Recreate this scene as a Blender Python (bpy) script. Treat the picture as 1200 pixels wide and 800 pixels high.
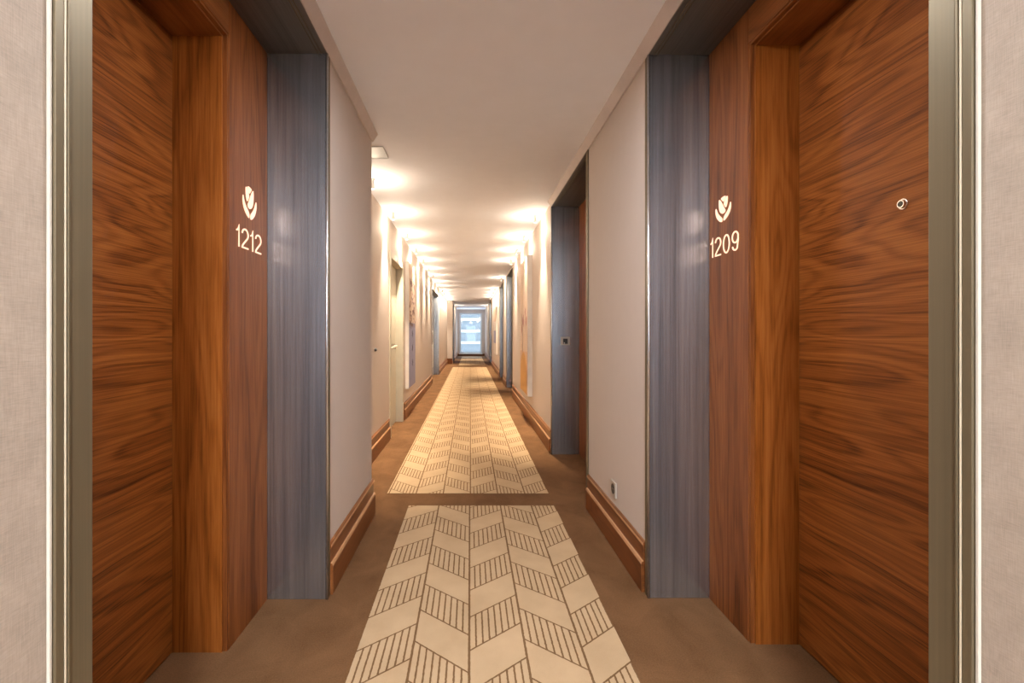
import bpy, bmesh, math, random
from mathutils import Vector, Matrix

for o in list(bpy.data.objects):
    bpy.data.objects.remove(o, do_unlink=True)
scene = bpy.context.scene
C = scene.collection

# ------------------------------------------------------------------ camera
EYE = 1.25
cam_d = bpy.data.cameras.new('camera')
cam = bpy.data.objects.new('camera', cam_d)
C.objects.link(cam)
cam.location = (0, 0, EYE)
cam.rotation_euler = (math.radians(90), 0, 0)
cam_d.sensor_width = 36
cam_d.lens = 36 * 550 / 1200
cam_d.shift_x = 49 / 1200
cam_d.shift_y = -9 / 1200
cam_d.clip_start = 0.02
scene.camera = cam

# ------------------------------------------------------------------ world, daylight through the two end windows
world = bpy.data.worlds.new('sky')
scene.world = world
world.use_nodes = True
wn = world.node_tree
wn.nodes.clear()
w_out = wn.nodes.new('ShaderNodeOutputWorld')
w_bg = wn.nodes.new('ShaderNodeBackground')
w_bg.inputs['Color'].default_value = (0.80, 0.90, 1.0, 1)
w_bg.inputs['Strength'].default_value = 6.0
wn.links.new(w_bg.outputs[0], w_out.inputs[0])


def portal(loc, rot, sx, sz):
    d = bpy.data.lights.new('window_portal', 'AREA')
    d.shape = 'RECTANGLE'
    d.size, d.size_y = sx, sz
    d.cycles.is_portal = True
    o = bpy.data.objects.new('window_portal', d)
    C.objects.link(o)
    o.location = loc
    o.rotation_euler = rot


Y_END, Y_BACK = 26.4, -5.0
portal((0.03, Y_END + .10, 1.28), (math.radians(-90), 0, 0), 1.26, 2.28)
portal((0.085, Y_BACK - .10, 1.25), (math.radians(90), 0, 0), 1.3, 2.1)

LAMP_SPOT = 265.0       # wall grazing spot of each small ceiling spotlight, W
LAMP_GLOW = 5.6        # its spill onto wall top and ceiling, W
LAMP_FILL = 40.0      # round ceiling lamps added out of view to brighten the near part, W
WARM = (1.0, 0.83, 0.62)
NEUTRAL = (.94, 0.96, 1.0)

vs = scene.view_settings
vs.view_transform = 'Standard'
vs.look = 'None'
vs.exposure = 0.5
vs.gamma = 1.0
vs.use_curve_mapping = False

# ------------------------------------------------------------------ materials
def new_mat(name):
    m = bpy.data.materials.new(name)
    m.use_nodes = True
    nt = m.node_tree
    b = nt.nodes['Principled BSDF']
    return m, nt, b


def N(nt, kind, **kw):
    n = nt.nodes.new(kind)
    for k, v in kw.items():
        setattr(n, k, v)
    return n


def ramp(nt, stops):
    r = nt.nodes.new('ShaderNodeValToRGB')
    el = r.color_ramp.elements
    while len(el) < len(stops):
        el.new(0.5)
    for e, (p, c) in zip(el, stops):
        e.position = p
        e.color = (*c, 1)
    return r


def math_n(nt, op, a=None, b=None, c=None):
    n = nt.nodes.new('ShaderNodeMath')
    n.operation = op
    for i, v in enumerate((a, b, c)):
        if v is None:
            continue
        if isinstance(v, (int, float)):
            n.inputs[i].default_value = v
        else:
            nt.links.new(v, n.inputs[i])
    return n.outputs[0]


def coords(nt, scale, rot=(0, 0, 0), loc=(0, 0, 0)):
    tc = N(nt, 'ShaderNodeTexCoord')
    mp = N(nt, 'ShaderNodeMapping')
    mp.inputs['Scale'].default_value = scale
    mp.inputs['Rotation'].default_value = rot
    mp.inputs['Location'].default_value = loc
    nt.links.new(tc.outputs['Object'], mp.inputs['Vector'])
    return mp.outputs[0]


def noise(nt, vec, scale, detail=4, rough=.55, dist=0.0):
    n = N(nt, 'ShaderNodeTexNoise')
    n.inputs['Scale'].default_value = scale
    n.inputs['Detail'].default_value = detail
    n.inputs['Roughness'].default_value = rough
    n.inputs['Distortion'].default_value = dist
    nt.links.new(vec, n.inputs['Vector'])
    return n.outputs['Fac']


def bump(nt, b, height, strength, dist=.002):
    bn = N(nt, 'ShaderNodeBump')
    bn.inputs['Strength'].default_value = strength
    bn.inputs['Distance'].default_value = dist
    nt.links.new(height, bn.inputs['Height'])
    nt.links.new(bn.outputs[0], b.inputs['Normal'])


def wood_mat(name, axis, dark, mid, light, rough=.38, seed=0.0, figure=1.0, tilt=0.0):
    """Veneer with the grain along 'Y' or 'Z': cathedral figure from contour lines of a stretched noise, plus fibres."""
    m, nt, b = new_mat(name)
    if axis == 'Y':
        s_fig, s_fib = (2.0, .55, 3.6), (20, .9, 95)
    else:
        s_fig, s_fib = (5.0, 5.0, .42), (55, 55, 1.6)
    rot = (math.radians(tilt), 0, 0)
    fig = noise(nt, coords(nt, s_fig, rot, (seed, seed * 1.7, seed * .6)), 1.0, 2.4, .45, .30)

    def contour(mult, power):
        w = math_n(nt, 'MULTIPLY_ADD', math_n(nt, 'SINE', math_n(nt, 'MULTIPLY', fig, mult)), .5, .5)
        return math_n(nt, 'POWER', w, power)
    rings = contour(150.0 * figure, 2.0)
    bands = contour(46.0 * figure, 1.5)
    fib = noise(nt, coords(nt, s_fib, rot, (seed, 0, 0)), 2.2, 6, .7, .2)
    big = noise(nt, coords(nt, tuple(x * .8 for x in s_fig), rot, (7 + seed, 3, 0)), 1.0, 2, .5, .3)
    v = math_n(nt, 'MULTIPLY', fib, .74)
    v = math_n(nt, 'MULTIPLY_ADD', big, .34, v)
    v = math_n(nt, 'MULTIPLY_ADD', rings, -.11, v)
    v = math_n(nt, 'MULTIPLY_ADD', bands, -.09, v)
    r = ramp(nt, [(.24, dark), (.46, mid), (.70, light)])
    nt.links.new(v, r.inputs[0])
    nt.links.new(r.outputs[0], b.inputs['Base Color'])
    b.inputs['Roughness'].default_value = rough
    b.inputs['Specular IOR Level'].default_value = .25
    bump(nt, b, fib, .12, .001)
    return m


def plain(name, col, rough=.5, metal=0.0, spec=.5, var=1.0):
    m, nt, b = new_mat(name)
    vec = coords(nt, (1, 1, 1))
    n = noise(nt, vec, 9, 3)
    r = ramp(nt, [(.3, tuple(c * (1 - .06 * var) for c in col)), (.7, tuple(min(1, c * (1 + .05 * var)) for c in col))])
    nt.links.new(n, r.inputs[0])
    nt.links.new(r.outputs[0], b.inputs['Base Color'])
    b.inputs['Roughness'].default_value = rough
    b.inputs['Metallic'].default_value = metal
    b.inputs['Specular IOR Level'].default_value = spec
    return m


def brushed(name, col, rough=.34, axis='Z', spread=.22, metal=.88):
    m, nt, b = new_mat(name)
    sc = {'Z': (75, 75, .9), 'Y': (75, .9, 75)}[axis]
    n = noise(nt, coords(nt, sc), 2.0, 5, .6)
    n2 = noise(nt, coords(nt, tuple(s * .18 for s in sc)), 2.0, 3, .6)
    v = math_n(nt, 'MULTIPLY_ADD', n2, .5, math_n(nt, 'MULTIPLY', n, .5))
    r = ramp(nt, [(.3, tuple(c * (1 - spread) for c in col)), (.7, tuple(min(1, c * (1 + spread)) for c in col))])
    nt.links.new(v, r.inputs[0])
    nt.links.new(r.outputs[0], b.inputs['Base Color'])
    b.inputs['Metallic'].default_value = metal
    b.inputs['Roughness'].default_value = rough
    b.inputs['Anisotropic'].default_value = .35
    bump(nt, b, n, .10, .0006)
    return m


def fabric_wall(name, col, depth=.25, scale=1.0, contrast=.10):
    """Woven wall covering: crossed fine threads."""
    m, nt, b = new_mat(name)
    a = noise(nt, coords(nt, (60 * scale, 60 * scale, 900 * scale)), 1.0, 3, .6)
    c = noise(nt, coords(nt, (900 * scale, 900 * scale, 45 * scale)), 1.0, 3, .6)
    l = noise(nt, coords(nt, (14, 14, 14)), 1.0, 4, .6)
    v = math_n(nt, 'MULTIPLY_ADD', c, .36, math_n(nt, 'MULTIPLY', a, .36))
    v = math_n(nt, 'MULTIPLY_ADD', l, .28, v)
    r = ramp(nt, [(.32, tuple(x * (1 - contrast) for x in col)), (.68, tuple(min(1, x * (1 + contrast)) for x in col))])
    nt.links.new(v, r.inputs[0])
    nt.links.new(r.outputs[0], b.inputs['Base Color'])
    b.inputs['Roughness'].default_value = .75
    b.inputs['Specular IOR Level'].default_value = .25
    bump(nt, b, v, depth, .0015)
    return m


def carpet_mat(name, d, l):
    m, nt, b = new_mat(name)
    n = noise(nt, coords(nt, (1, 1, 1)), 170, 4, .75)
    p = noise(nt, coords(nt, (1, .7, 1)), 5.0, 4, .6, .5)
    v = math_n(nt, 'MULTIPLY_ADD', p, .5, math_n(nt, 'MULTIPLY', n, .5))
    r = ramp(nt, [(.32, d), (.68, l)])
    nt.links.new(v, r.inputs[0])
    nt.links.new(r.outputs[0], b.inputs['Base Color'])
    b.inputs['Roughness'].default_value = .95
    b.inputs['Specular IOR Level'].default_value = .1
    bump(nt, b, n, .5, .004)
    return m


def emit_mat(name, col, strength):
    m, nt, b = new_mat(name)
    b.inputs['Base Color'].default_value = (*(c * .3 for c in col), 1)
    b.inputs['Emission Color'].default_value = (*col, 1)
    b.inputs['Emission Strength'].default_value = strength
    b.inputs['Roughness'].default_value = .4
    return m


def rug_mat(name):
    """Woven chevron runner: UV u runs 0..1 across a column, v counts cells along the slanted bands."""
    m, nt, b = new_mat(name)
    uv = N(nt, 'ShaderNodeUVMap', uv_map='weave')
    wob = N(nt, 'ShaderNodeTexNoise')
    wob.inputs['Scale'].default_value = 90
    wob.inputs['Detail'].default_value = 2
    nt.links.new(coords(nt, (1, 1, 1)), wob.inputs['Vector'])
    sep = N(nt, 'ShaderNodeSeparateXYZ')
    nt.links.new(uv.outputs[0], sep.inputs[0])
    sw = N(nt, 'ShaderNodeSeparateColor')
    nt.links.new(wob.outputs['Color'], sw.inputs[0])
    u = math_n(nt, 'MULTIPLY_ADD', math_n(nt, 'SUBTRACT', sw.outputs[0], .5), .022, sep.outputs[0])
    v = math_n(nt, 'MULTIPLY_ADD', math_n(nt, 'SUBTRACT', sw.outputs[1], .5), .022, sep.outputs[1])

    def near_int(x, w):       # 1 when x is within w of a whole number
        f = math_n(nt, 'FRACT', x)
        d = math_n(nt, 'ABSOLUTE', math_n(nt, 'SUBTRACT', f, .5))
        return math_n(nt, 'GREATER_THAN', d, .5 - w)
    border = near_int(u, .021)
    edge = near_int(v, .020)
    lines = near_int(math_n(nt, 'MULTIPLY', u, 8.0), .125)
    half = math_n(nt, 'FRACT', math_n(nt, 'MULTIPLY', v, .5))
    hatch = math_n(nt, 'LESS_THAN', half, .5)
    ink = math_n(nt, 'MAXIMUM', border, edge)
    ink = math_n(nt, 'MAXIMUM', ink, math_n(nt, 'MULTIPLY', lines, hatch))
    pile = noise(nt, coords(nt, (1, 1, 1)), 380, 3, .6)
    blot = noise(nt, coords(nt, (1, 1, 1)), 4, 4, .6)
    pv = math_n(nt, 'MULTIPLY_ADD', blot, .5, math_n(nt, 'MULTIPLY', pile, .5))
    cr = ramp(nt, [(.3, (.40, .275, .155)), (.7, (.545, .39, .235))])
    br = ramp(nt, [(.3, (.14, .075, .033)), (.7, (.20, .112, .052))])
    nt.links.new(pv, cr.inputs[0])
    nt.links.new(pv, br.inputs[0])
    mx = N(nt, 'ShaderNodeMix', data_type='RGBA')
    nt.links.new(ink, mx.inputs['Factor'])
    nt.links.new(cr.outputs[0], mx.inputs['A'])
    nt.links.new(br.outputs[0], mx.inputs['B'])
    nt.links.new(mx.outputs['Result'], b.inputs['Base Color'])
    b.inputs['Roughness'].default_value = .95
    b.inputs['Specular IOR Level'].default_value = .1
    h = math_n(nt, 'MULTIPLY_ADD', ink, -.6, pile)
    bump(nt, b, h, .5, .003)
    return m


def pane_mat(name):
    m, nt, b = new_mat(name)
    out = nt.nodes['Material Output']
    tr = N(nt, 'ShaderNodeBsdfTransparent')
    tr.inputs[0].default_value = (.93, .97, 1, 1)
    gl = N(nt, 'ShaderNodeBsdfGlossy')
    gl.inputs['Roughness'].default_value = .03
    mix = N(nt, 'ShaderNodeMixShader')
    mix.inputs[0].default_value = .025
    nt.links.new(tr.outputs[0], mix.inputs[1])
    nt.links.new(gl.outputs[0], mix.inputs[2])
    nt.links.new(mix.outputs[0], out.inputs[0])
    return m


W_D, W_M, W_L = (.052, .011, .0016), (.205, .059, .010), (.36, .122, .025)
M = dict(
    door_wood=wood_mat('door_veneer', 'Y', W_D, W_M, W_L, .42, 1.3, 1.0),
    panel_wood=wood_mat('upright_veneer', 'Z', (.085, .022, .004), (.20, .061, .0135), (.30, .105, .028), .50, 4.1, .6),
    jamb_wood=wood_mat('jamb_veneer', 'Z', (.13, .033, .004), (.29, .088, .014), (.40, .14, .03), .40, 6.3, .6),
    lintel_wood=wood_mat('lintel_veneer', 'Y', (.085, .022, .004), (.20, .061, .0135), (.30, .105, .028), .38, 9.7, .6),
    base_wood=wood_mat('skirting_wood', 'Y', (.115, .036, .010), (.195, .066, .019), (.26, .096, .031), .33, 2.2, .7),
    lit_edge_wood=plain('pale_lit_edge_wood', (.46, .235, .11), .35),  # paler wood tone, paints the light on the skirting edges
    metal=brushed('brushed_steel', (.42, .455, .50), .27, 'Z', .36, .9),
    nosing=plain('polished_steel_nosing', (.62, .63, .64), .24, .9),
    metal_head=brushed('brushed_steel_head', (.20, .185, .165), .42, 'Y'),
    bronze=brushed('brushed_bronze', (.15, .118, .07), .5, 'Z', .12, .5),
    cream_metal=plain('cream_enamel_strip', (.48, .41, .30), .4, .1),
    pale_bead=plain('pale_sealant', (.50, .465, .40), .5),
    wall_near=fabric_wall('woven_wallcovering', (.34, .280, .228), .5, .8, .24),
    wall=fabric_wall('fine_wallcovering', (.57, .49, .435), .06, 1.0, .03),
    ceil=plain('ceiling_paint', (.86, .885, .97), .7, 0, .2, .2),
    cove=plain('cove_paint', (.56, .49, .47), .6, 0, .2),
    carpet=carpet_mat('brown_carpet', (.098, .046, .018), (.20, .103, .046)),
    rug=rug_mat('chevron_weave'),
    sign=emit_mat('backlit_sign', (1.0, .60, .39), 1.05),
    lens=emit_mat('spot_lens', (1.0, .86, .66), 3.0),
    opal=emit_mat('fill_lamp_diffuser', (1.0, .92, .84), 3.0),
    white=plain('white_enamel', (.80, .77, .72), .4),
    chrome=plain('chrome', (.75, .70, .66), .16, .95),
    dark=plain('dark_plastic', (.02, .017, .015), .35),
    glassdark=plain('dark_lens', (.06, .06, .045), .08),
    switch=plain('switch_plate', (.44, .385, .325), .35),
    cream_door=plain('cream_lacquer', (.52, .475, .37), .42),
    grey_door=plain('grey_lacquer', (.46, .46, .47), .4, .1),
    plate=plain('grey_ceiling_shade', (.55, .55, .57), .5),  # grey of the shade patch on the ceiling
    art_white=plain('canvas_edge_white', (.64, .59, .54), .6),
    art_blue=plain('paint_lavender_blue', (.26, .27, .43), .7),
    art_beige=plain('paint_beige', (.60, .46, .36), .7),
    art_pink=plain('paint_peach', (.58, .37, .24), .7),
    art_leaf=plain('paint_brown_leaf', (.20, .12, .11), .7),
    art_orange=plain('paint_orange', (.58, .31, .09), .7),
    art_flower=plain('paint_rose', (.42, .20, .18), .7),
    art_ink=plain('paint_ink', (.05, .05, .10), .7),
    frame_grey=plain('window_frame_grey', (.62, .68, .74), .4, .1),
    pane=pane_mat('window_glass'),
    facade=plain('facade_pale_blue', (.125, .147, .163), .5),
    slab=plain('facade_white_slab', (.20, .205, .21), .6),
)

# ------------------------------------------------------------------ mesh helpers
def bx(bm, x0, x1, y0, y1, z0, z1, bev=0.0):
    r = bmesh.ops.create_cube(bm, size=1.0)
    vs_ = r['verts']
    bmesh.ops.scale(bm, vec=(abs(x1 - x0), y1 - y0, z1 - z0), verts=vs_)
    bmesh.ops.translate(bm, vec=((x0 + x1) / 2, (y0 + y1) / 2, (z0 + z1) / 2), verts=vs_)
    if bev:
        es = {e for v in vs_ for e in v.link_edges}
        bmesh.ops.bevel(bm, geom=list(es), offset=bev, segments=2, affect='EDGES', profile=.5)
    return bm


def box(x0, x1, y0, y1, z0, z1, bev=0.0):
    return bx(bmesh.new(), min(x0, x1), max(x0, x1), y0, y1, z0, z1, bev)


def cyl(bm, p0, p1, r0, r1=None, seg=20, caps=True):
    r1 = r0 if r1 is None else r1
    p0, p1 = Vector(p0), Vector(p1)
    d = p1 - p0
    q = d.to_track_quat('Z', 'Y').to_matrix().to_4x4()
    mat = Matrix.Translation((p0 + p1) / 2) @ q
    bmesh.ops.create_cone(bm, cap_ends=caps, segments=seg, radius1=r0, radius2=r1, depth=d.length, matrix=mat)
    return bm


def prism_y(profile, y0, y1):
    """profile: closed list of (x, z), extruded along y."""
    bm = bmesh.new()
    a = [bm.verts.new((x, y0, z)) for x, z in profile]
    b = [bm.verts.new((x, y1, z)) for x, z in profile]
    n = len(profile)
    bm.faces.new(a)
    bm.faces.new(b[::-1])
    for i in range(n):
        bm.faces.new((a[i], b[i], b[(i + 1) % n], a[(i + 1) % n]))
    bmesh.ops.recalc_face_normals(bm, faces=bm.faces)
    return bm


def plate_poly(pts, s, x, thick):
    """flat outline (y, z) on a wall whose face looks along -s*x; stands 'thick' proud of x."""
    bm = bmesh.new()
    a = [bm.verts.new((x, y, z)) for y, z in pts]
    b = [bm.verts.new((x - s * thick, y, z)) for y, z in pts]
    n = len(pts)
    bm.faces.new(a)
    bm.faces.new(b[::-1])
    for i in range(n):
        bm.faces.new((a[i], b[i], b[(i + 1) % n], a[(i + 1) % n]))
    bmesh.ops.triangulate(bm, faces=[f for f in bm.faces if len(f.verts) > 4])
    bmesh.ops.recalc_face_normals(bm, faces=bm.faces)
    return bm


def world_org(o):
    v = Vector((0, 0, 0))
    while o is not None:
        v += Vector(o.location)
        o = o.parent
    return v


def obj(name, bm, mat, parent=None, smooth=False, org=None):
    """bm is in world coordinates; becomes one mesh object (origin at the parent's origin, or org)."""
    me = bpy.data.meshes.new(name)
    off = world_org(parent) if parent else Vector(org or (0, 0, 0))
    bmesh.ops.translate(bm, vec=-off, verts=bm.verts)
    bm.to_mesh(me)
    bm.free()
    me.materials.append(M[mat])
    if smooth:
        for p in me.polygons:
            p.use_smooth = True
    o = bpy.data.objects.new(name, me)
    C.objects.link(o)
    if parent:
        o.parent = parent
    else:
        o.location = off
    return o


def tag(o, label, cat, group=None, kind=None):
    o['label'] = label
    o['category'] = cat
    if group:
        o['group'] = group
    if kind:
        o['kind'] = kind
    return o


def thing(name, label, cat, loc, group=None, kind=None):
    o = bpy.data.objects.new(name, None)
    o.empty_display_size = .1
    C.objects.link(o)
    o.location = loc
    return tag(o, label, cat, group, kind)


# ------------------------------------------------------------------ key measures
CEIL = 2.626
HEAD = 2.57
XL, XR = -.68, .85            # faces of the near walls
XL2 = -.965                   # left wall where the corridor is wider
XL3 = -.74                    # left wall of the last narrow stretch
OUT = 1.75                    # outer limit of the wall masses

# ------------------------------------------------------------------ floor, ceiling
tag(obj('floor', box(-OUT, OUT, Y_BACK, Y_END, -.08, 0), 'carpet'), 'brown mottled carpet along both sides of the patterned runner', 'floor', kind='structure')
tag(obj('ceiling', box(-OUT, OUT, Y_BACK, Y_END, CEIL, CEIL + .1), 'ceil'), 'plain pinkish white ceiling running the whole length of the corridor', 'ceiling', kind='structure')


def wall(name, x0, x1, y0, y1, mat, label, z0=0.0, z1=CEIL):
    return tag(obj(name, box(x0, x1, y0, y1, z0, z1), mat), label, 'wall', kind='structure')


LW = 'wall_left'
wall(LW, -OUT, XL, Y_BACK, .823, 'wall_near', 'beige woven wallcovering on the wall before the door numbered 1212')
wall(LW, -OUT, XL, 2.222, 3.238, 'wall', 'pinkish beige wall pier between door 1212 and the wider corridor')
wall(LW, -OUT, XL2, 3.238, 5.59, 'wall', 'cream lit wall before the cream service door with a bar handle')
wall(LW, -OUT, XL2, 6.74, 11.788, 'wall', 'cream lit wall carrying the lavender blue branch picture')
wall(LW, -OUT, XL2, 14.412, 19.6, 'wall', 'cream lit wall between the grey double door and the far pier')
wall(LW, -OUT, XL3, 19.6, 20.288, 'wall', 'cream pier end facing the viewer where the corridor narrows again')
wall(LW, -OUT, XL3, 21.612, Y_END, 'wall', 'pale wall on the left hand of the end window')
RW = 'wall_right'
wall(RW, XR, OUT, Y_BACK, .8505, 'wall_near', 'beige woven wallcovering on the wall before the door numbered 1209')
wall(RW, XR, OUT, 2.232, 3.398, 'wall', 'pinkish beige wall with a socket between door 1209 and the next alcove')
wall(RW, XR, OUT, 4.882, 9.448, 'wall', 'cream lit wall carrying the picture with an orange arch')
wall(RW, XR, OUT, 10.912, 11.988, 'wall', 'short cream wall between two steel lined alcoves')
wall(RW, XR, OUT, 13.412, 18.688, 'wall', 'cream lit wall carrying the small pale blue picture')
wall(RW, XR, OUT, 20.512, Y_END, 'wall', 'pale wall on the right hand of the end window')

# end walls with their windows
def end_wall(side, y0, y1, x0, x1, wx0, wx1, wz0, wz1, label):
    bm = bmesh.new()
    bx(bm, x0, wx0, y0, y1, 0, CEIL)
    bx(bm, wx1, x1, y0, y1, 0, CEIL)
    bx(bm, wx0, wx1, y0, y1, 0, wz0)
    bx(bm, wx0, wx1, y0, y1, wz1, CEIL)
    return tag(obj('wall_' + side, bm, 'wall'), label, 'wall', kind='structure')


end_wall('far', Y_END, Y_END + .2, -OUT, OUT, -.60, .66, .14, 2.42, 'pale wall framing the tall window at the end of the corridor')
end_wall('back', Y_BACK - .2, Y_BACK, -OUT, OUT, -.565, .735, .2, 2.3, 'pale wall framing the window behind the viewpoint')


def window(n, y, x0, x1, z0, z1, label, bars=()):
    w = thing('window_%d' % n, label, 'window', ((x0 + x1) / 2, y, z0), kind='structure')
    f = bmesh.new()
    t = .085
    bx(f, x0, x0 + t, y - .03, y + .03, z0, z1)
    bx(f, x1 - t, x1, y - .03, y + .03, z0, z1)
    bx(f, x0 + t, x1 - t, y - .03, y + .03, z0, z0 + t)
    bx(f, x0 + t, x1 - t, y - .03, y + .03, z1 - t, z1)
    obj('window_frame', f, 'frame_grey', w)
    obj('window_pane', box(x0 + t, x1 - t, y - .004, y + .004, z0 + t, z1 - t), 'pane', w)
    obj('window_sill', box(x0 - .03, x1 + .03, y - .15, y - .035, z0 - .03, z0), 'white', w)


window(1, Y_END + .06, -.60, .66, .14, 2.42, 'tall bright blue white window closing the far end of the corridor')
window(2, Y_BACK - .06, -.565, .735, .2, 2.3, 'tall daylight window behind the viewpoint')

# ------------------------------------------------------------------ skirting boards
def skirting(side, s, xw, y0, y1, label, end_return=False):
    pr = [(0, 0), (.022, 0), (.022, .136), (.017, .146), (.010, .148), (.010, .222), (.014, .226), (.012, .236), (.006, .244), (0, .246)]
    # s = -1 left wall (board stands towards +x), +1 right wall
    prof = [(xw - s * o, z) for o, z in pr]
    bm = prism_y(prof, y0, y1)
    o = tag(obj('baseboard_' + side, bm, 'base_wood'), label, 'baseboard', kind='structure')
    for pr in ([(.0222, .134), (.0236, .137), (.0185, .1485), (.0105, .1500), (.0105, .1485), (.017, .1465)],
               [(.0142, .224), (.0158, .228), (.0135, .2385), (.0125, .2365)]):
        obj('lit_edge', prism_y([(xw - s * a, z) for a, z in pr], y0, y1), 'lit_edge_wood', o)  # paler strips put the light caught by the board's edges into colour
    return o


skirting('left', -1, XL, 2.252, 3.262, 'stepped brown skirting board on the pier beside door 1212')
skirting('left', -1, XL2, 3.25, 5.56, 'stepped brown skirting board before the cream service door')
skirting('left', -1, XL2, 6.81, 11.75, 'stepped brown skirting board under the lavender blue picture')
skirting('left', -1, XL2, 14.45, 19.58, 'stepped brown skirting board past the grey double door')
skirting('left', -1, XL3, 21.65, Y_END - .03, 'stepped brown skirting board left of the end window')
skirting('right', 1, XR, 2.272, 3.36, 'stepped brown skirting board below the wall socket')
skirting('right', 1, XR, 4.925, 9.40, 'stepped brown skirting board under the orange arch picture')
skirting('right', 1, XR, 10.955, 11.95, 'short stepped brown skirting board between two alcoves')
skirting('right', 1, XR, 13.455, 18.65, 'stepped brown skirting board under the pale blue picture')
skirting('right', 1, XR, 20.555, Y_END - .03, 'stepped brown skirting board right of the end window')
skirting('left', -1, XL, Y_BACK + .03, .74, 'stepped brown skirting board before door 1212')
skirting('right', 1, XR, Y_BACK + .03, .74, 'stepped brown skirting board before door 1209')
tag(obj('baseboard_far', box(-.70, .81, Y_END - .022, Y_END, 0, .13), 'base_wood'), 'brown skirting board under the end window', 'baseboard', kind='structure')
tag(obj('baseboard_left', box(XL2 + .001, XL3 - .001, 19.576, 19.599, 0, .22), 'base_wood'), 'brown skirting board across the far pier end', 'baseboard', kind='structure')

# ------------------------------------------------------------------ coves at the near ceiling edges
def cove(n, s, xw, y0, y1, label):
    a = abs(xw)
    prof = [(s * a, HEAD + .002), (s * (a - .010), HEAD + .002), (s * (a - .042), CEIL - .004), (s * (a - .042), CEIL), (s * a, CEIL)]
    tag(obj('trim_%d' % n, prism_y(prof, y0, y1), 'cove'), label, 'cornice', kind='structure')


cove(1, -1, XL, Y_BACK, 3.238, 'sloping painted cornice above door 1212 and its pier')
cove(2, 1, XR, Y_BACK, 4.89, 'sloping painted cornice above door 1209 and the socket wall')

# ------------------------------------------------------------------ steel lined door alcoves
def alcove(n, s, xw, y0, y1, xs, xd, j0, j1, jtop, label, full=True, leaf='door_wood'):
    """s: -1 left, +1 right; xw wall face, xs timber surround face, xd door face (all absolute); y0..y1 alcove, j0..j1 opening."""
    g = .0015
    d = thing('door_%d' % n, label, 'door', (s * xd, (j0 + j1) / 2, 0), kind='structure')
    X = lambda a: s * a
    # steel cheeks, each with a rounded nosing lying on the wall face
    for ya, yb, fl0, fl1 in ((y1, y1 + .012, y1, y1 + .040), (y0 - .012, y0, y0 - .049, y0)):
        ch = obj('steel_cheek', box(X(xw - .006), X(xs + .02), ya, yb, 0, HEAD, .002), 'metal', d)
        if ya >= y1:
            nb = bmesh.new()
            cyl(nb, (X(xw - .004), ya + .004, 0), (X(xw - .004), ya + .004, HEAD), .0075, None, 16)
            obj('nosing', nb, 'nosing', ch, True)
        obj('edge_strip', box(X(xw - .009), X(xw - .0005), fl0, fl1, 0, HEAD, .002), 'bronze', ch)
    # steel head with two fine beads near the front
    hd = obj('steel_head', box(X(xw - .006), X(xs + .02), y0 - .012, y1 + .012, HEAD, HEAD + .012, .002), 'metal_head', d)
    for a in (xw + .018, xw + .034):
        obj('head_bead', box(X(a), X(a + .004), y0, y1, HEAD - .004, HEAD + .001), 'bronze', hd)
    # mass behind and above
    obj('backing', box(X(xd + .045), X(OUT), y0 - .012, y1 + .012, 0, CEIL), 'dark', d)
    obj('bulkhead', box(X(xw), X(xd + .04), y0 - .012, y1 + .012, HEAD + .013, CEIL), 'wall', d)
    # timber surround
    obj('surround_panel', box(X(xs), X(xd + .04), j1 + .018, y1 - g, 0, HEAD - g, .0015), 'panel_wood', d)
    obj('surround_panel', box(X(xs), X(xd + .04), y0 + g, j0 - .018, 0, HEAD - g, .0015), 'panel_wood', d)
    obj('surround_lintel', box(X(xs), X(xd + .04), j0 - .017, j1 + .017, jtop + .018, HEAD - g, .0015), 'lintel_wood', d)
    # jamb linings set back behind a dark rebate
    for ya, yb, ra, rb in ((j1, j1 + .016, j1 + .008, j1 + .017), (j0 - .016, j0, j0 - .017, j0 - .008)):
        j = obj('jamb', box(X(xs + .020), X(xd + .04), ya, yb, 0, jtop), 'jamb_wood', d)
        obj('rebate', box(X(xs + .003), X(xs + .0195), ra, rb, 0, jtop + .01), 'panel_wood', j)
    hj = obj('head_jamb', box(X(xs + .020), X(xd + .04), j0 - .016, j1 + .016, jtop + .001, jtop + .016), 'lintel_wood', d)
    obj('rebate', box(X(xs + .003), X(xs + .0195), j0 - .016, j1 + .016, jtop + .008, jtop + .017), 'lintel_wood', hj)
    # the leaf
    lf = obj('door_leaf', box(X(xd), X(xd + .04), j0 + .004, j1 - .005, .006, jtop - .003, .0015), leaf, d)
    if full:
        ym = (j0 + j1) / 2 - .001
        pz = 1.645
        p = bmesh.new()
        cyl(p, (X(xd), ym, pz), (X(xd - .004), ym, pz), .0165, .0160, 28)
        cyl(p, (X(xd - .004), ym, pz), (X(xd - .011), ym, pz), .0135, .0120, 28)
        ph = obj('peephole', p, 'chrome', lf)
        q = bmesh.new()
        cyl(q, (X(xd - .0108), ym, pz), (X(xd - .0122), ym, pz), .0088, .0078, 24)
        obj('peephole_lens', q, 'glassdark', ph)
        hb = bmesh.new()
        hy = j0 + .075
        bx(hb, min(X(xd), X(xd - .008)), max(X(xd), X(xd - .008)), hy - .028, hy + .028, .93, 1.15, .003)
        hp = obj('handle_plate', hb, 'chrome', lf)
        lv = bmesh.new()
        cyl(lv, (X(xd - .008), hy, 1.0), (X(xd - .045), hy, 1.0), .010)
        cyl(lv, (X(xd - .045), hy - .008, 1.0), (X(xd - .045), hy + .12, 1.0), .009)
        obj('lever', lv, 'chrome', hp)
    return d


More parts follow.
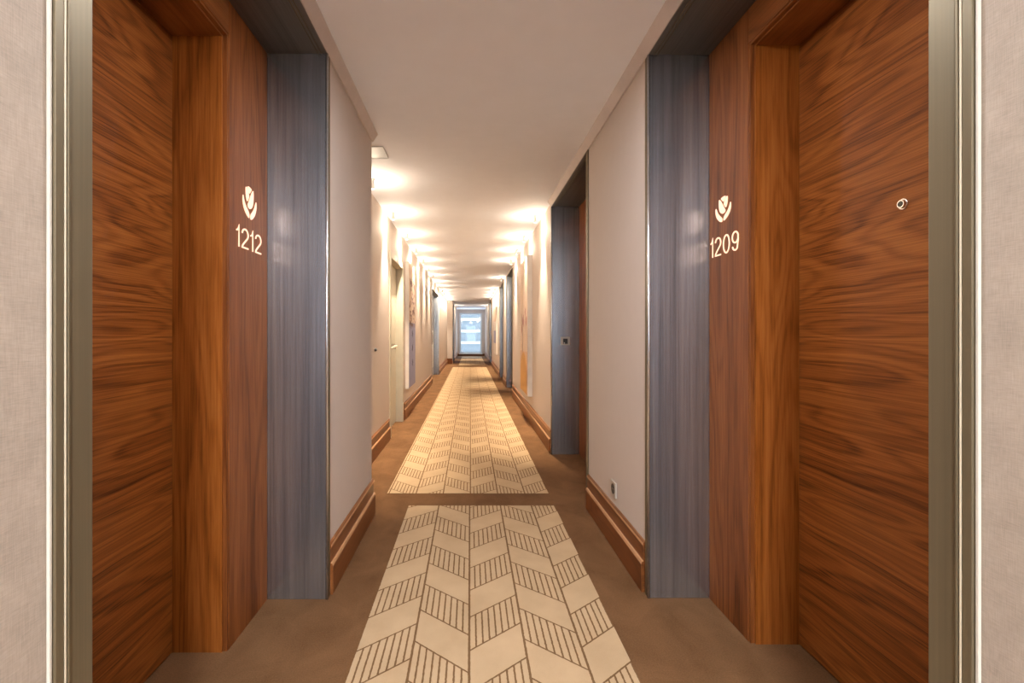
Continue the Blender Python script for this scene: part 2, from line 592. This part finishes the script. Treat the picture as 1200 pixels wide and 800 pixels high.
alcove(1, -1, .68, .835, 2.21, .955, 1.165, .92, 1.841, 2.418, 'walnut door in a steel lined alcove beside the lit number 1212')
alcove(2, 1, .85, .8625, 2.22, 1.13, 1.32, .97, 1.889, 2.410, 'walnut door with a round peephole in the alcove numbered 1209')
alcove(3, 1, .85, 3.41, 4.87, 1.13, 1.32, 3.59, 4.51, 2.410, 'wooden door in the shaded alcove whose steel cheek carries a card switch')
alcove(4, 1, .85, 9.46, 10.90, 1.13, 1.32, 9.65, 10.57, 2.410, 'wooden door in the alcove just past the orange arch picture', False)
alcove(5, 1, .85, 12.0, 13.40, 1.13, 1.32, 12.2, 13.12, 2.410, 'wooden door in the alcove before the small pale blue picture', False)
alcove(6, 1, .85, 18.7, 20.50, 1.13, 1.32, 19.1, 20.02, 2.410, 'wooden door in the alcove past the small pale blue picture', False)
alcove(7, -1, .74, 20.3, 21.60, 1.02, 1.21, 20.5, 21.42, 2.410, 'wooden door in the alcove past the far pier end', False)

# extra mouldings on the near wall ends: bead, groove and pale sealant line
for s, xw, ya, word in ((-1, .68, .786, '1212'), (1, .85, .8135, '1209')):
    t = thing('trim_%d' % (3 if s < 0 else 4), 'khaki metal edge moulding with fine grooves on the wall end before door %s' % word, 'moulding', (s * xw, ya, 0), kind='structure')
    g = .0005
    for nm, a, b, pr, mt in (('fine_bead', ya - .0055, ya - .0015, .012, 'bronze'), ('fine_bead', ya - .0105, ya - .0075, .011, 'cream_metal'),
                             ('cream_strip', ya - .0275, ya - .012, .010, 'bronze'), ('pale_line', ya - .034, ya - .029, .006, 'pale_bead')):
        obj(nm, box(s * (xw - pr), s * (xw - .0005), a, b, 0, HEAD, .0008), mt, t)

# ------------------------------------------------------------------ cream service door and grey double door on the left
def service_door():
    d = thing('door_8', 'cream service door with a long horizontal bar handle in the left wall', 'door', (-1.054, 6.16, 0), kind='structure')
    y0, y1, top = 5.59, 6.74, 2.25
    obj('over_panel', box(-OUT, XL2, y0, y1, top, CEIL), 'wall', d)
    obj('backing', box(-OUT, -1.10, y0, y1, 0, top), 'dark', d)
    for a, b in ((y0, y0 + .09), (y1 - .075, y1)):
        obj('door_post', box(-1.098, XL2 + .012, a, b, 0, top, .003), 'cream_door', d)
    obj('door_head', box(-1.098, XL2 + .012, y0 + .091, y1 - .076, top - .08, top, .003), 'cream_door', d)
    lf = obj('door_leaf', box(-1.098, -1.054, y0 + .094, y1 - .079, .008, top - .083, .003), 'cream_door', d)
    hy = 5.90
    l = bmesh.new()
    cyl(l, (-.985, 5.70, 1.065), (-.985, 6.27, 1.085), .015)
    bar = obj('bar_handle', l, 'cream_door', lf, True)
    for yy, zz in ((5.74, 1.066), (6.22, 1.083)):
        p = bmesh.new()
        bx(p, -1.054, -.985, yy - .014, yy + .014, zz - .035, zz + .035, .004)
        obj('bar_bracket', p, 'chrome', bar)
    k = bmesh.new()
    cyl(k, (-1.054, hy, 1.20), (-1.047, hy, 1.20), .024)
    ks = obj('lock_rose', k, 'chrome', lf)
    k2 = bmesh.new()
    cyl(k2, (-1.047, hy, 1.20), (-1.045, hy, 1.20), .009)
    obj('keyhole', k2, 'dark', ks)


service_door()


def double_door():
    d = thing('door_9', 'grey double door in a wide steel edged recess in the left wall', 'door', (-1.12, 13.1, 0), kind='structure')
    y0, y1, top = 11.8, 14.4, 2.40
    obj('over_panel', box(-OUT, XL2, y0 - .012, y1 + .012, top + .012, CEIL), 'wall', d)
    obj('backing', box(-OUT, -1.17, y0 - .012, y1 + .012, 0, top + .01), 'dark', d)
    for a, b in ((y0 - .011, y0), (y1, y1 + .011)):
        obj('steel_cheek', box(-1.16, XL2 + .008, a, b, 0, top, .002), 'metal', d)
    obj('steel_head', box(-1.16, XL2 + .008, y0, y1, top, top + .011), 'metal_head', d)
    ym = (y0 + y1) / 2
    for a, b, hy in ((y0 + .003, ym - .003, ym - .09), (ym + .003, y1 - .003, ym + .09)):
        lf = obj('door_leaf', box(-1.16, -1.12, a, b, .008, top - .004, .003), 'grey_door', d)
        obj('inset_panel', box(-1.119, -1.112, a + .16, b - .16, .25, 1.35, .002), 'white', lf)
        obj('inset_panel', box(-1.119, -1.112, a + .16, b - .16, 1.50, 2.2, .002), 'grey_door', lf)
        h = bmesh.new()
        cyl(h, (-1.06, hy, .95), (-1.06, hy, 1.30), .012)
        cyl(h, (-1.12, hy, 1.0), (-1.06, hy, 1.0), .009)
        cyl(h, (-1.12, hy, 1.25), (-1.06, hy, 1.25), .009)
        obj('pull_handle', h, 'chrome', lf)


double_door()

# ------------------------------------------------------------------ carpet runner with the chevron weave
def runner(x0, x1, y0, y1, col, origin, phases, cell, rise, start, label, group):
    bm = bmesh.new()
    uvl = bm.loops.layers.uv.new('weave')
    T = .003
    i0 = math.floor((x0 - origin) / col + 1e-6)
    i1 = math.floor((x1 - origin) / col - 1e-6)
    for i in range(i0, i1 + 1):
        xa, xb = max(x0, origin + i * col), min(x1, origin + (i + 1) * col)
        if xb - xa < .004:
            continue
        ph = phases.get(i, 0)

        def uv(x, y):
            u = (x - origin) / col - i
            t = u if i % 2 == 0 else 1 - u
            return (u, (y - rise * t - start) / cell - ph)
        pts = [(xa, y0), (xb, y0), (xb, y1), (xa, y1)]
        f = bm.faces.new([bm.verts.new((x, y, T)) for x, y in pts])
        for lp, p in zip(f.loops, pts):
            lp[uvl].uv = uv(*p)
    bmesh.ops.remove_doubles(bm, verts=bm.verts, dist=1e-5)
    # woven edge down to the carpet
    rim = [e for e in bm.edges if len(e.link_faces) == 1]
    ext = bmesh.ops.extrude_edge_only(bm, edges=rim)
    nv = [v for v in ext['geom'] if isinstance(v, bmesh.types.BMVert)]
    for v in nv:
        v.co.z = 0
    for f in bm.faces:
        if abs(f.normal.z) < .5 and any(v in nv for v in f.verts):
            for lp in f.loops:
                lp[uvl].uv = (.5, .5)
    bmesh.ops.recalc_face_normals(bm, faces=bm.faces)
    o = obj('carpet_runner', bm, 'rug', org=((x0 + x1) / 2, (y0 + y1) / 2, 0))
    return tag(o, label, 'rug', group)


RG = 'chevron runners down the corridor'
runner(-.447, .612, -3.5, 3.41, .2235, -.004, {-2: .97, -1: .44, 0: 0, 1: -.5, 2: .09}, .217, .182, 2.715,
       'cream chevron runner between the doors 1212 and 1209', RG)
runner(-.650, .613, 3.67, 17.6, .2125, .002, {-4: 0, -3: 0, -2: .97, -1: .5, 0: 0, 1: -.5, 2: .09}, .215, .182, 3.594,
       'long wide cream chevron runner starting past the pier beside door 1212', RG)
runner(-.455, .62, 18.5, 25.6, .2125, .002, {-2: .97, -1: .5, 1: -.5, 2: .09}, .215, .182, 3.594,
       'short cream runner lit blue before the end window', RG)

# ------------------------------------------------------------------ lit room numbers and tulip emblems
def stroke_mesh(path, w, closed=False):
    """2-D ribbon (list of left and right points) of width w along path."""
    n = len(path)
    L, R_ = [], []
    for i, p in enumerate(path):
        p = Vector(p)
        a = Vector(path[(i - 1) % n]) if (closed or i > 0) else None
        b = Vector(path[(i + 1) % n]) if (closed or i < n - 1) else None
        d1 = (p - a).normalized() if a is not None else None
        d2 = (b - p).normalized() if b is not None else None
        if d1 is None: d1 = d2
        if d2 is None: d2 = d1
        n1, n2 = Vector((-d1.y, d1.x)), Vector((-d2.y, d2.x))
        m = (n1 + n2)
        m = m.normalized() if m.length > 1e-4 else n1
        k = w / 2 / max(.35, m.dot(n1))
        L.append(p + m * k)
        R_.append(p - m * k)
    return L, R_


def arc(cx, cy, rx, ry, a0, a1, n=14):
    return [(cx + rx * math.cos(math.radians(a0 + (a1 - a0) * i / n)), cy + ry * math.sin(math.radians(a0 + (a1 - a0) * i / n))) for i in range(n + 1)]


# digits in a cell 1 unit tall, drawn as light strokes
DIG = {
    '1': ([(0.0, .76), (.10, .80), (.17, .88), (.20, .98), (.20, 0.0)], False, .26),
    '2': (arc(.29, .70, .25, .265, 172, -35, 16) + [(.38, .44), (.20, .27), (.08, .14), (.045, .045), (.045, .04), (.56, .04)], False, .58),
    '0': (arc(.30, .50, .26, .46, 90, 450 - 360 / 28, 27), True, .60),
    '9': ([(.06, .22)] + arc(.29, .26, .22, .225, 200, 320, 8) + arc(.20, .56, .335, .40, -25, 20, 6) + arc(.29, .68, .245, .275, 8, 360, 20), False, .58),
}


def digit_bm(ch, s, x, flip, y_at, z0, hgt, adv, wide):
    path, closed, _ = DIG[ch]
    L, R_ = stroke_mesh(path, .074, closed)
    bm = bmesh.new()
    th = .003

    def P(p, off):
        return bm.verts.new((x - s * off, y_at + flip * (adv + p[0] * wide), z0 + p[1] * hgt))
    a = [P(p, th) for p in L]
    b = [P(p, th) for p in R_]
    a2 = [P(p, 0.0004) for p in L]
    b2 = [P(p, 0.0004) for p in R_]
    n = len(a)
    rng = range(n if closed else n - 1)
    for i in rng:
        j = (i + 1) % n
        bm.faces.new((a[i], a[j], b[j], b[i]))
        bm.faces.new((a[i], a2[i], a2[j], a[j]))
        bm.faces.new((b[i], b[j], b2[j], b2[i]))
    if not closed:
        bm.faces.new((a[0], b[0], b2[0], a2[0]))
        bm.faces.new((a[-1], a2[-1], b2[-1], b[-1]))
    bmesh.ops.recalc_face_normals(bm, faces=bm.faces)
    return bm


def smooth_loop(pts, n=5):
    out = []
    k = len(pts)
    for i in range(k):
        p0, p1, p2, p3 = (Vector(pts[(i + j - 1) % k]) for j in range(4))
        for t in range(n):
            t /= n
            out.append(.5 * ((2 * p1) + (p2 - p0) * t + (2 * p0 - 5 * p1 + 4 * p2 - p3) * t * t + (3 * p1 - p0 - 3 * p2 + p3) * t ** 3))
    return out


TULIP = {'leaf': [[(0.02, 0.684), (0.0, 0.491), (0.09, 0.267), (0.257, 0.083), (0.411, 0.0), (0.468, 0.043), (0.449, 0.154), (0.325, 0.271), (0.179, 0.421), (0.08, 0.593)], [(0.982, 0.684), (1.0, 0.48), (0.92, 0.289), (0.766, 0.134), (0.6, 0.042), (0.516, 0.03), (0.525, 0.156), (0.619, 0.257), (0.766, 0.363), (0.893, 0.513)]], 'petal': [[(0.238, 0.973), (0.218, 0.784), (0.247, 0.555), (0.325, 0.407), (0.468, 0.312), (0.609, 0.335), (0.656, 0.414), (0.572, 0.55), (0.449, 0.74), (0.335, 0.906)], [(0.775, 0.952), (0.784, 0.805), (0.748, 0.616), (0.674, 0.506), (0.6, 0.587), (0.544, 0.698), (0.609, 0.834), (0.683, 0.931)], [(0.363, 0.944), (0.449, 0.986), (0.581, 1.0), (0.665, 0.972), (0.609, 0.886), (0.525, 0.786), (0.44, 0.86)]]}


def room_sign(s, xs, y_start, y_end, z_num, hgt, text, ty0, ty1, tz0, tz1, tip_flip, label):
    # reading direction: left wall reads towards +y, right wall towards -y
    flip = 1 if s < 0 else -1
    r = thing('room_number_sign', label, 'sign', (s * xs, (y_start + y_end) / 2, z_num), 'lit room number signs')
    tot = sum(DIG[c][2] for c in text) + .17 * (len(text) - 1)
    wide = abs(y_end - y_start) / tot
    adv = 0
    for c in text:
        obj('digit', digit_bm(c, s, s * xs, flip, y_start, z_num, hgt, adv * wide, wide), 'sign', r)
        adv += DIG[c][2] + .17
    em = None
    for nm, polys in TULIP.items():
        for poly in polys:
            c0 = sum((Vector(p) for p in poly), Vector((0, 0))) / len(poly)
            pts = smooth_loop([c0 + (Vector(p) - c0) * .90 for p in poly])
            q = [((ty0 + flip * ((1 - p.x) if tip_flip else p.x) * (ty1 - ty0)), tz0 + p.y * (tz1 - tz0)) for p in pts]
            obj('tulip_' + nm, plate_poly(q, s, s * (xs - .0004), .003), 'sign', r)
    return r


room_sign(-1, .955, 1.914, 2.142, 1.610, .085, '1212', 1.964, 2.094, 1.742, 1.884, True,
          'glowing number 1212 under a tulip emblem beside the beige wall pier')
room_sign(1, 1.13, 2.202, 1.972, 1.604, .085, '1209', 2.159, 2.290, 1.748, 1.862, False,
          'glowing number 1209 under a tulip emblem by the door with the peephole')

# ------------------------------------------------------------------ small ceiling spotlights along the walls
lamp_cache = {}


def spotlight(s, xw, y, label, group):
    x = s * (abs(xw) - .095)
    r = thing('ceiling_spotlight', label, 'spotlight', (x, y, CEIL), group)
    if 'mesh' not in lamp_cache:
        b = bmesh.new()
        cyl(b, (0, 0, -.010), (0, 0, 0), .026, .030, 20)
        cyl(b, (0, 0, -.085), (0, 0, -.010), .017, .017, 20)
        bo = obj('housing', b, 'white', None)
        l = bmesh.new()
        cyl(l, (0, 0, -.089), (0, 0, -.0852), .013, .016, 16)
        lo = obj('lens', l, 'lens', None)
        lamp_cache['mesh'] = (bo.data, lo.data)
        bpy.data.objects.remove(bo)
        bpy.data.objects.remove(lo)
        sp = bpy.data.lights.new('spot_beam', 'SPOT')
        sp.energy = LAMP_SPOT
        sp.color = WARM
        sp.spot_size = math.radians(58)
        sp.spot_blend = 1.0
        sp.shadow_soft_size = .015
        gl = bpy.data.lights.new('spot_spill', 'POINT')
        gl.energy = LAMP_GLOW
        gl.color = WARM
        gl.shadow_soft_size = .02
        lamp_cache['light'] = (sp, gl)
    for nm, me in zip(('housing', 'lens'), lamp_cache['mesh']):
        o = bpy.data.objects.new(nm, me)
        C.objects.link(o)
        o.parent = r
    for nm, ld, z, tilt in (('spot_beam', lamp_cache['light'][0], -.093, 4.5), ('spot_spill', lamp_cache['light'][1], -.17, 0)):
        o = bpy.data.objects.new(nm, ld)
        C.objects.link(o)
        o.parent = r
        o.location = (0, 0, z)
        o.rotation_euler = (0, -s * math.radians(tilt), 0)
    return r


LG, RG2 = 'ceiling spotlights along the left wall', 'ceiling spotlights along the right wall'
FULL = 'small round ceiling spotlight '
for y, lab in ((4.18, 'just behind the pier beside door 1212'), (5.31, 'between the pier and the cream service door'),
               (6.44, 'above the cream service door'), (7.57, 'above the lavender blue branch picture')):
    spotlight(-1, XL2, y, FULL + lab, LG)
for y in (8.70, 9.83, 10.96):
    spotlight(-1, XL2, y, FULL + 'on the stretch between branch picture and double door', 'spotlights between branch picture and double door')
for y in (12.25, 13.40):
    spotlight(-1, XL2, y, FULL + 'over the grey double door', 'spotlights over the double door')
for y in (14.75, 15.85, 16.95, 18.05, 19.1):
    spotlight(-1, XL2, y, FULL + 'between the grey double door and the far pier', 'spotlights past the double door')
for y, lab in ((5.45, 'just past the alcove with the card switch'), (6.60, 'above the orange arch picture'),
               (7.65, 'just past the orange arch picture'), (8.75, 'at the end of the orange arch picture wall'),
               (11.45, 'over the short wall between two alcoves'), (14.2, 'just before the small pale blue picture'),
               (15.3, 'above the small pale blue picture')):
    spotlight(1, XR, y, FULL + lab, RG2)
for y in (16.4, 17.5):
    spotlight(1, XR, y, FULL + 'past the small pale blue picture', 'spotlights past the pale blue picture')
for s_, x in ((-1, XL3), (1, XR)):
    spotlight(s_, x, 22.6, FULL + 'near the end window', 'spotlights near the end window')


def fill_lamp(y, power):  # unseen ceiling lamps, added to light the near doors and walls
    r = thing('added_ceiling_lamp', 'added unseen round opal lamp over the near doors and the hall behind', 'added lamp', (.085, y, CEIL), 'added round ceiling lamps')
    b = bmesh.new()
    cyl(b, (.085, y, CEIL - .03), (.085, y, CEIL), .19, .19, 40)
    obj('fill_lamp_base', b, 'white', r)
    l = bmesh.new()
    cyl(l, (.085, y, CEIL - .055), (.085, y, CEIL - .0305), .165, .18, 40)
    obj('fill_diffuser', l, 'opal', r)
    ld = bpy.data.lights.new('fill_lamp_light', 'AREA')
    ld.shape = 'DISK'
    ld.size = .32
    ld.energy = power
    ld.color = NEUTRAL
    o = bpy.data.objects.new('fill_lamp_light', ld)
    C.objects.link(o)
    o.parent = r
    o.location = (0, 0, -.058)


for y, k in ((1.45, .5), (-1.2, 3.4), (-3.4, 3.0)):
    fill_lamp(y, LAMP_FILL * k)

# ------------------------------------------------------------------ pictures
def ellipse(cy, cz, ry, rz, rot=0, n=10):
    c, s_ = math.cos(rot), math.sin(rot)
    out = []
    for i in range(n):
        a = 2 * math.pi * i / n
        u, v = ry * math.cos(a), rz * math.sin(a)
        out.append((cy + u * c - v * s_, cz + u * s_ + v * c))
    return out


def merge_plates(polys, s, x, th):
    bm = bmesh.new()
    for p in polys:
        t = plate_poly(p, s, x, th)
        me = bpy.data.meshes.new('tmp')
        t.to_mesh(me)
        t.free()
        bm.from_mesh(me)
        bpy.data.meshes.remove(me)
    return bm


def picture_left():
    y0, y1, z0, z1, xf = 6.98, 7.80, .43, 2.32, .912
    r = thing('wall_picture', 'tall box picture of dark leafy branches over a lavender blue field', 'picture', (XL2, (y0 + y1) / 2, z0))
    obj('canvas_box', box(XL2 + .0005, -xf, y0, y1, z0, z1, .002), 'art_white', r)
    obj('upper_field', box(-xf, -xf + .002, y0 + .01, y1 - .01, 1.42, z1 - .01), 'art_beige', r)
    obj('lower_field', box(-xf, -xf + .002, y0 + .01, y1 - .01, z0 + .01, 1.419), 'art_blue', r)
    rnd = random.Random(4)
    lv = []
    for k in range(95):
        v = rnd.random()
        z = 1.36 + .72 * v
        y = y0 + .06 + (y1 - y0 - .12) * rnd.random()
        lv.append(ellipse(y, z, .045 * rnd.uniform(.6, 1.2), .020 * rnd.uniform(.7, 1.3), rnd.uniform(0, 3.1), 8))
    o = obj('painted_leaves', merge_plates(lv, -1, -xf + .002, .001), 'art_leaf', r)
    for z in (1.25, 1.03, .80):
        fl = [ellipse(7.40 + .034 * math.cos(a), z + .034 * math.sin(a), .030, .016, a, 8) for a in [k * 1.2566 for k in range(5)]]
        obj('painted_flower', merge_plates(fl, -1, -xf + .002, .001), 'art_ink', r)


def picture_right():
    y0, y1, z0, z1, xf = 6.42, 7.36, .39, 2.33, .785
    r = thing('wall_picture', 'tall box picture of rose blossoms above an orange arch', 'picture', (XR, (y0 + y1) / 2, z0))
    obj('canvas_box', box(xf, XR - .0005, y0, y1, z0, z1, .002), 'art_white', r)
    obj('upper_field', box(xf - .002, xf, y0 + .01, y1 - .01, 1.0, z1 - .01), 'art_beige', r)
    obj('lower_field', box(xf - .002, xf, y0 + .01, y1 - .01, z0 + .01, .999), 'art_pink', r)
    ar = [(y0 + .10, z0 + .02), (y1 - .10, z0 + .02), (y1 - .10, .72)] + [((y0 + y1) / 2 + (.37) * math.cos(a), .72 + .26 * math.sin(a)) for a in [math.pi * k / 12 for k in range(1, 12)]] + [(y0 + .10, .72)]
    obj('painted_arch', plate_poly(ar, 1, xf - .002, .001), 'art_orange', r)
    rnd = random.Random(9)
    for k in range(7):
        cy, cz = y0 + .15 + rnd.random() * .62, 1.30 + rnd.random() * .30
        fl = [ellipse(cy + .035 * math.cos(a), cz + .035 * math.sin(a), .036, .02, a, 8) for a in [j * 1.2566 for j in range(5)]]
        obj('painted_blossom', merge_plates(fl, 1, xf - .002, .001), 'art_flower', r)
    br = [[(7.0, .99), (7.02, .99), (6.9, 1.5), (6.88, 1.5)], [(6.95, 1.2), (6.965, 1.2), (7.15, 1.55), (7.13, 1.55)]]
    obj('painted_stem', merge_plates(br, 1, xf - .003, .0008), 'art_leaf', r)


def picture_far():
    y0, y1, xf = 14.6, 15.9, .80
    r = thing('wall_picture', 'pale blue box picture with a bright white band on the far wall', 'picture', (XR, (y0 + y1) / 2, .9))
    obj('canvas_box', box(xf, XR - .0005, y0, y1, .60, 2.1, .002), 'art_white', r)
    obj('blue_field', box(xf - .002, xf, y0 + .03, y1 - .03, .95, 1.35), 'art_blue', r)
    obj('upper_field', box(xf - .002, xf, y0 + .03, y1 - .03, 1.65, 2.05), 'art_beige', r)


picture_left()
picture_right()
picture_far()

# ------------------------------------------------------------------ small fittings
def socket():
    y0, y1, z0, z1 = 2.715, 2.805, .295, .385
    r = thing('wall_socket', 'pale wall socket plate with a dark insert above the skirting', 'socket', (XR, 2.76, .34))
    obj('socket_plate', box(XR - .011, XR - .0005, y0, y1, z0, z1, .003), 'switch', r)
    b = bmesh.new()
    cyl(b, (XR - .011, 2.76, .34), (XR - .0125, 2.76, .34), .030, .030, 28)
    w = obj('socket_well', b, 'dark', r)
    for dy in (-.0095, .0095):
        h = bmesh.new()
        cyl(h, (XR - .0125, 2.76 + dy, .34), (XR - .0145, 2.76 + dy, .34), .0038, .0030, 10)
        obj('contact', h, 'chrome', w)


socket()


def card_switch():
    y = 4.87
    r = thing('card_switch', 'small pale card switch with a dark slot on the steel cheek', 'switch', (.985, y, 1.175))
    obj('switch_plate', box(.938, 1.032, y - .010, y - .0005, 1.133, 1.218, .003), 'switch', r)
    w = obj('card_slot', box(.962, 1.010, y - .014, y - .0102, 1.146, 1.200, .002), 'dark', r)
    obj('indicator', box(.970, .978, y - .0155, y - .0142, 1.150, 1.160), 'white', w)


card_switch()
b = bmesh.new()
cyl(b, (XL2, 4.74, 1.09), (XL2 + .022, 4.74, 1.09), .020, .015, 20)
tag(obj('door_stop', b, 'dark'), 'small round dark bumper on the cream wall behind the pier', 'door stop')
def ceiling_shade():  # thin grey panel that stands in for a patch of shade on the ceiling
    r = thing('ceiling_shade_patch', 'grey panel standing in for ceiling shade just past the pier beside door 1212', 'ceiling shade', (-.76, 3.555, CEIL))
    obj('shade_panel', box(-.875, -.648, 3.45, 3.66, CEIL - .006, CEIL - .0005, .001), 'plate', r)
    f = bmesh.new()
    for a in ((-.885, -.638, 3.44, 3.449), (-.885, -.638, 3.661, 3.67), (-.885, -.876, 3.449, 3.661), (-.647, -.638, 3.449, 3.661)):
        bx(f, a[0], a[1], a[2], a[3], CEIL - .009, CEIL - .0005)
    obj('shade_panel_rim', f, 'plate', r)


ceiling_shade()

# ------------------------------------------------------------------ beyond the end window: a pale facade with white balcony slabs
def facade():
    r = thing('opposite_building', 'pale blue building with white balcony slabs seen through the end window', 'building', (0, 46, -6))
    obj('wall', box(-14, 14, 46, 52, -6, 4.6), 'facade', r)
    for k in range(10):
        z = -5.2 + 1.12 * k
        obj('balcony_slab', box(-14, 14, 45.2, 46, z - .13, z + .13), 'slab', r)


facade()
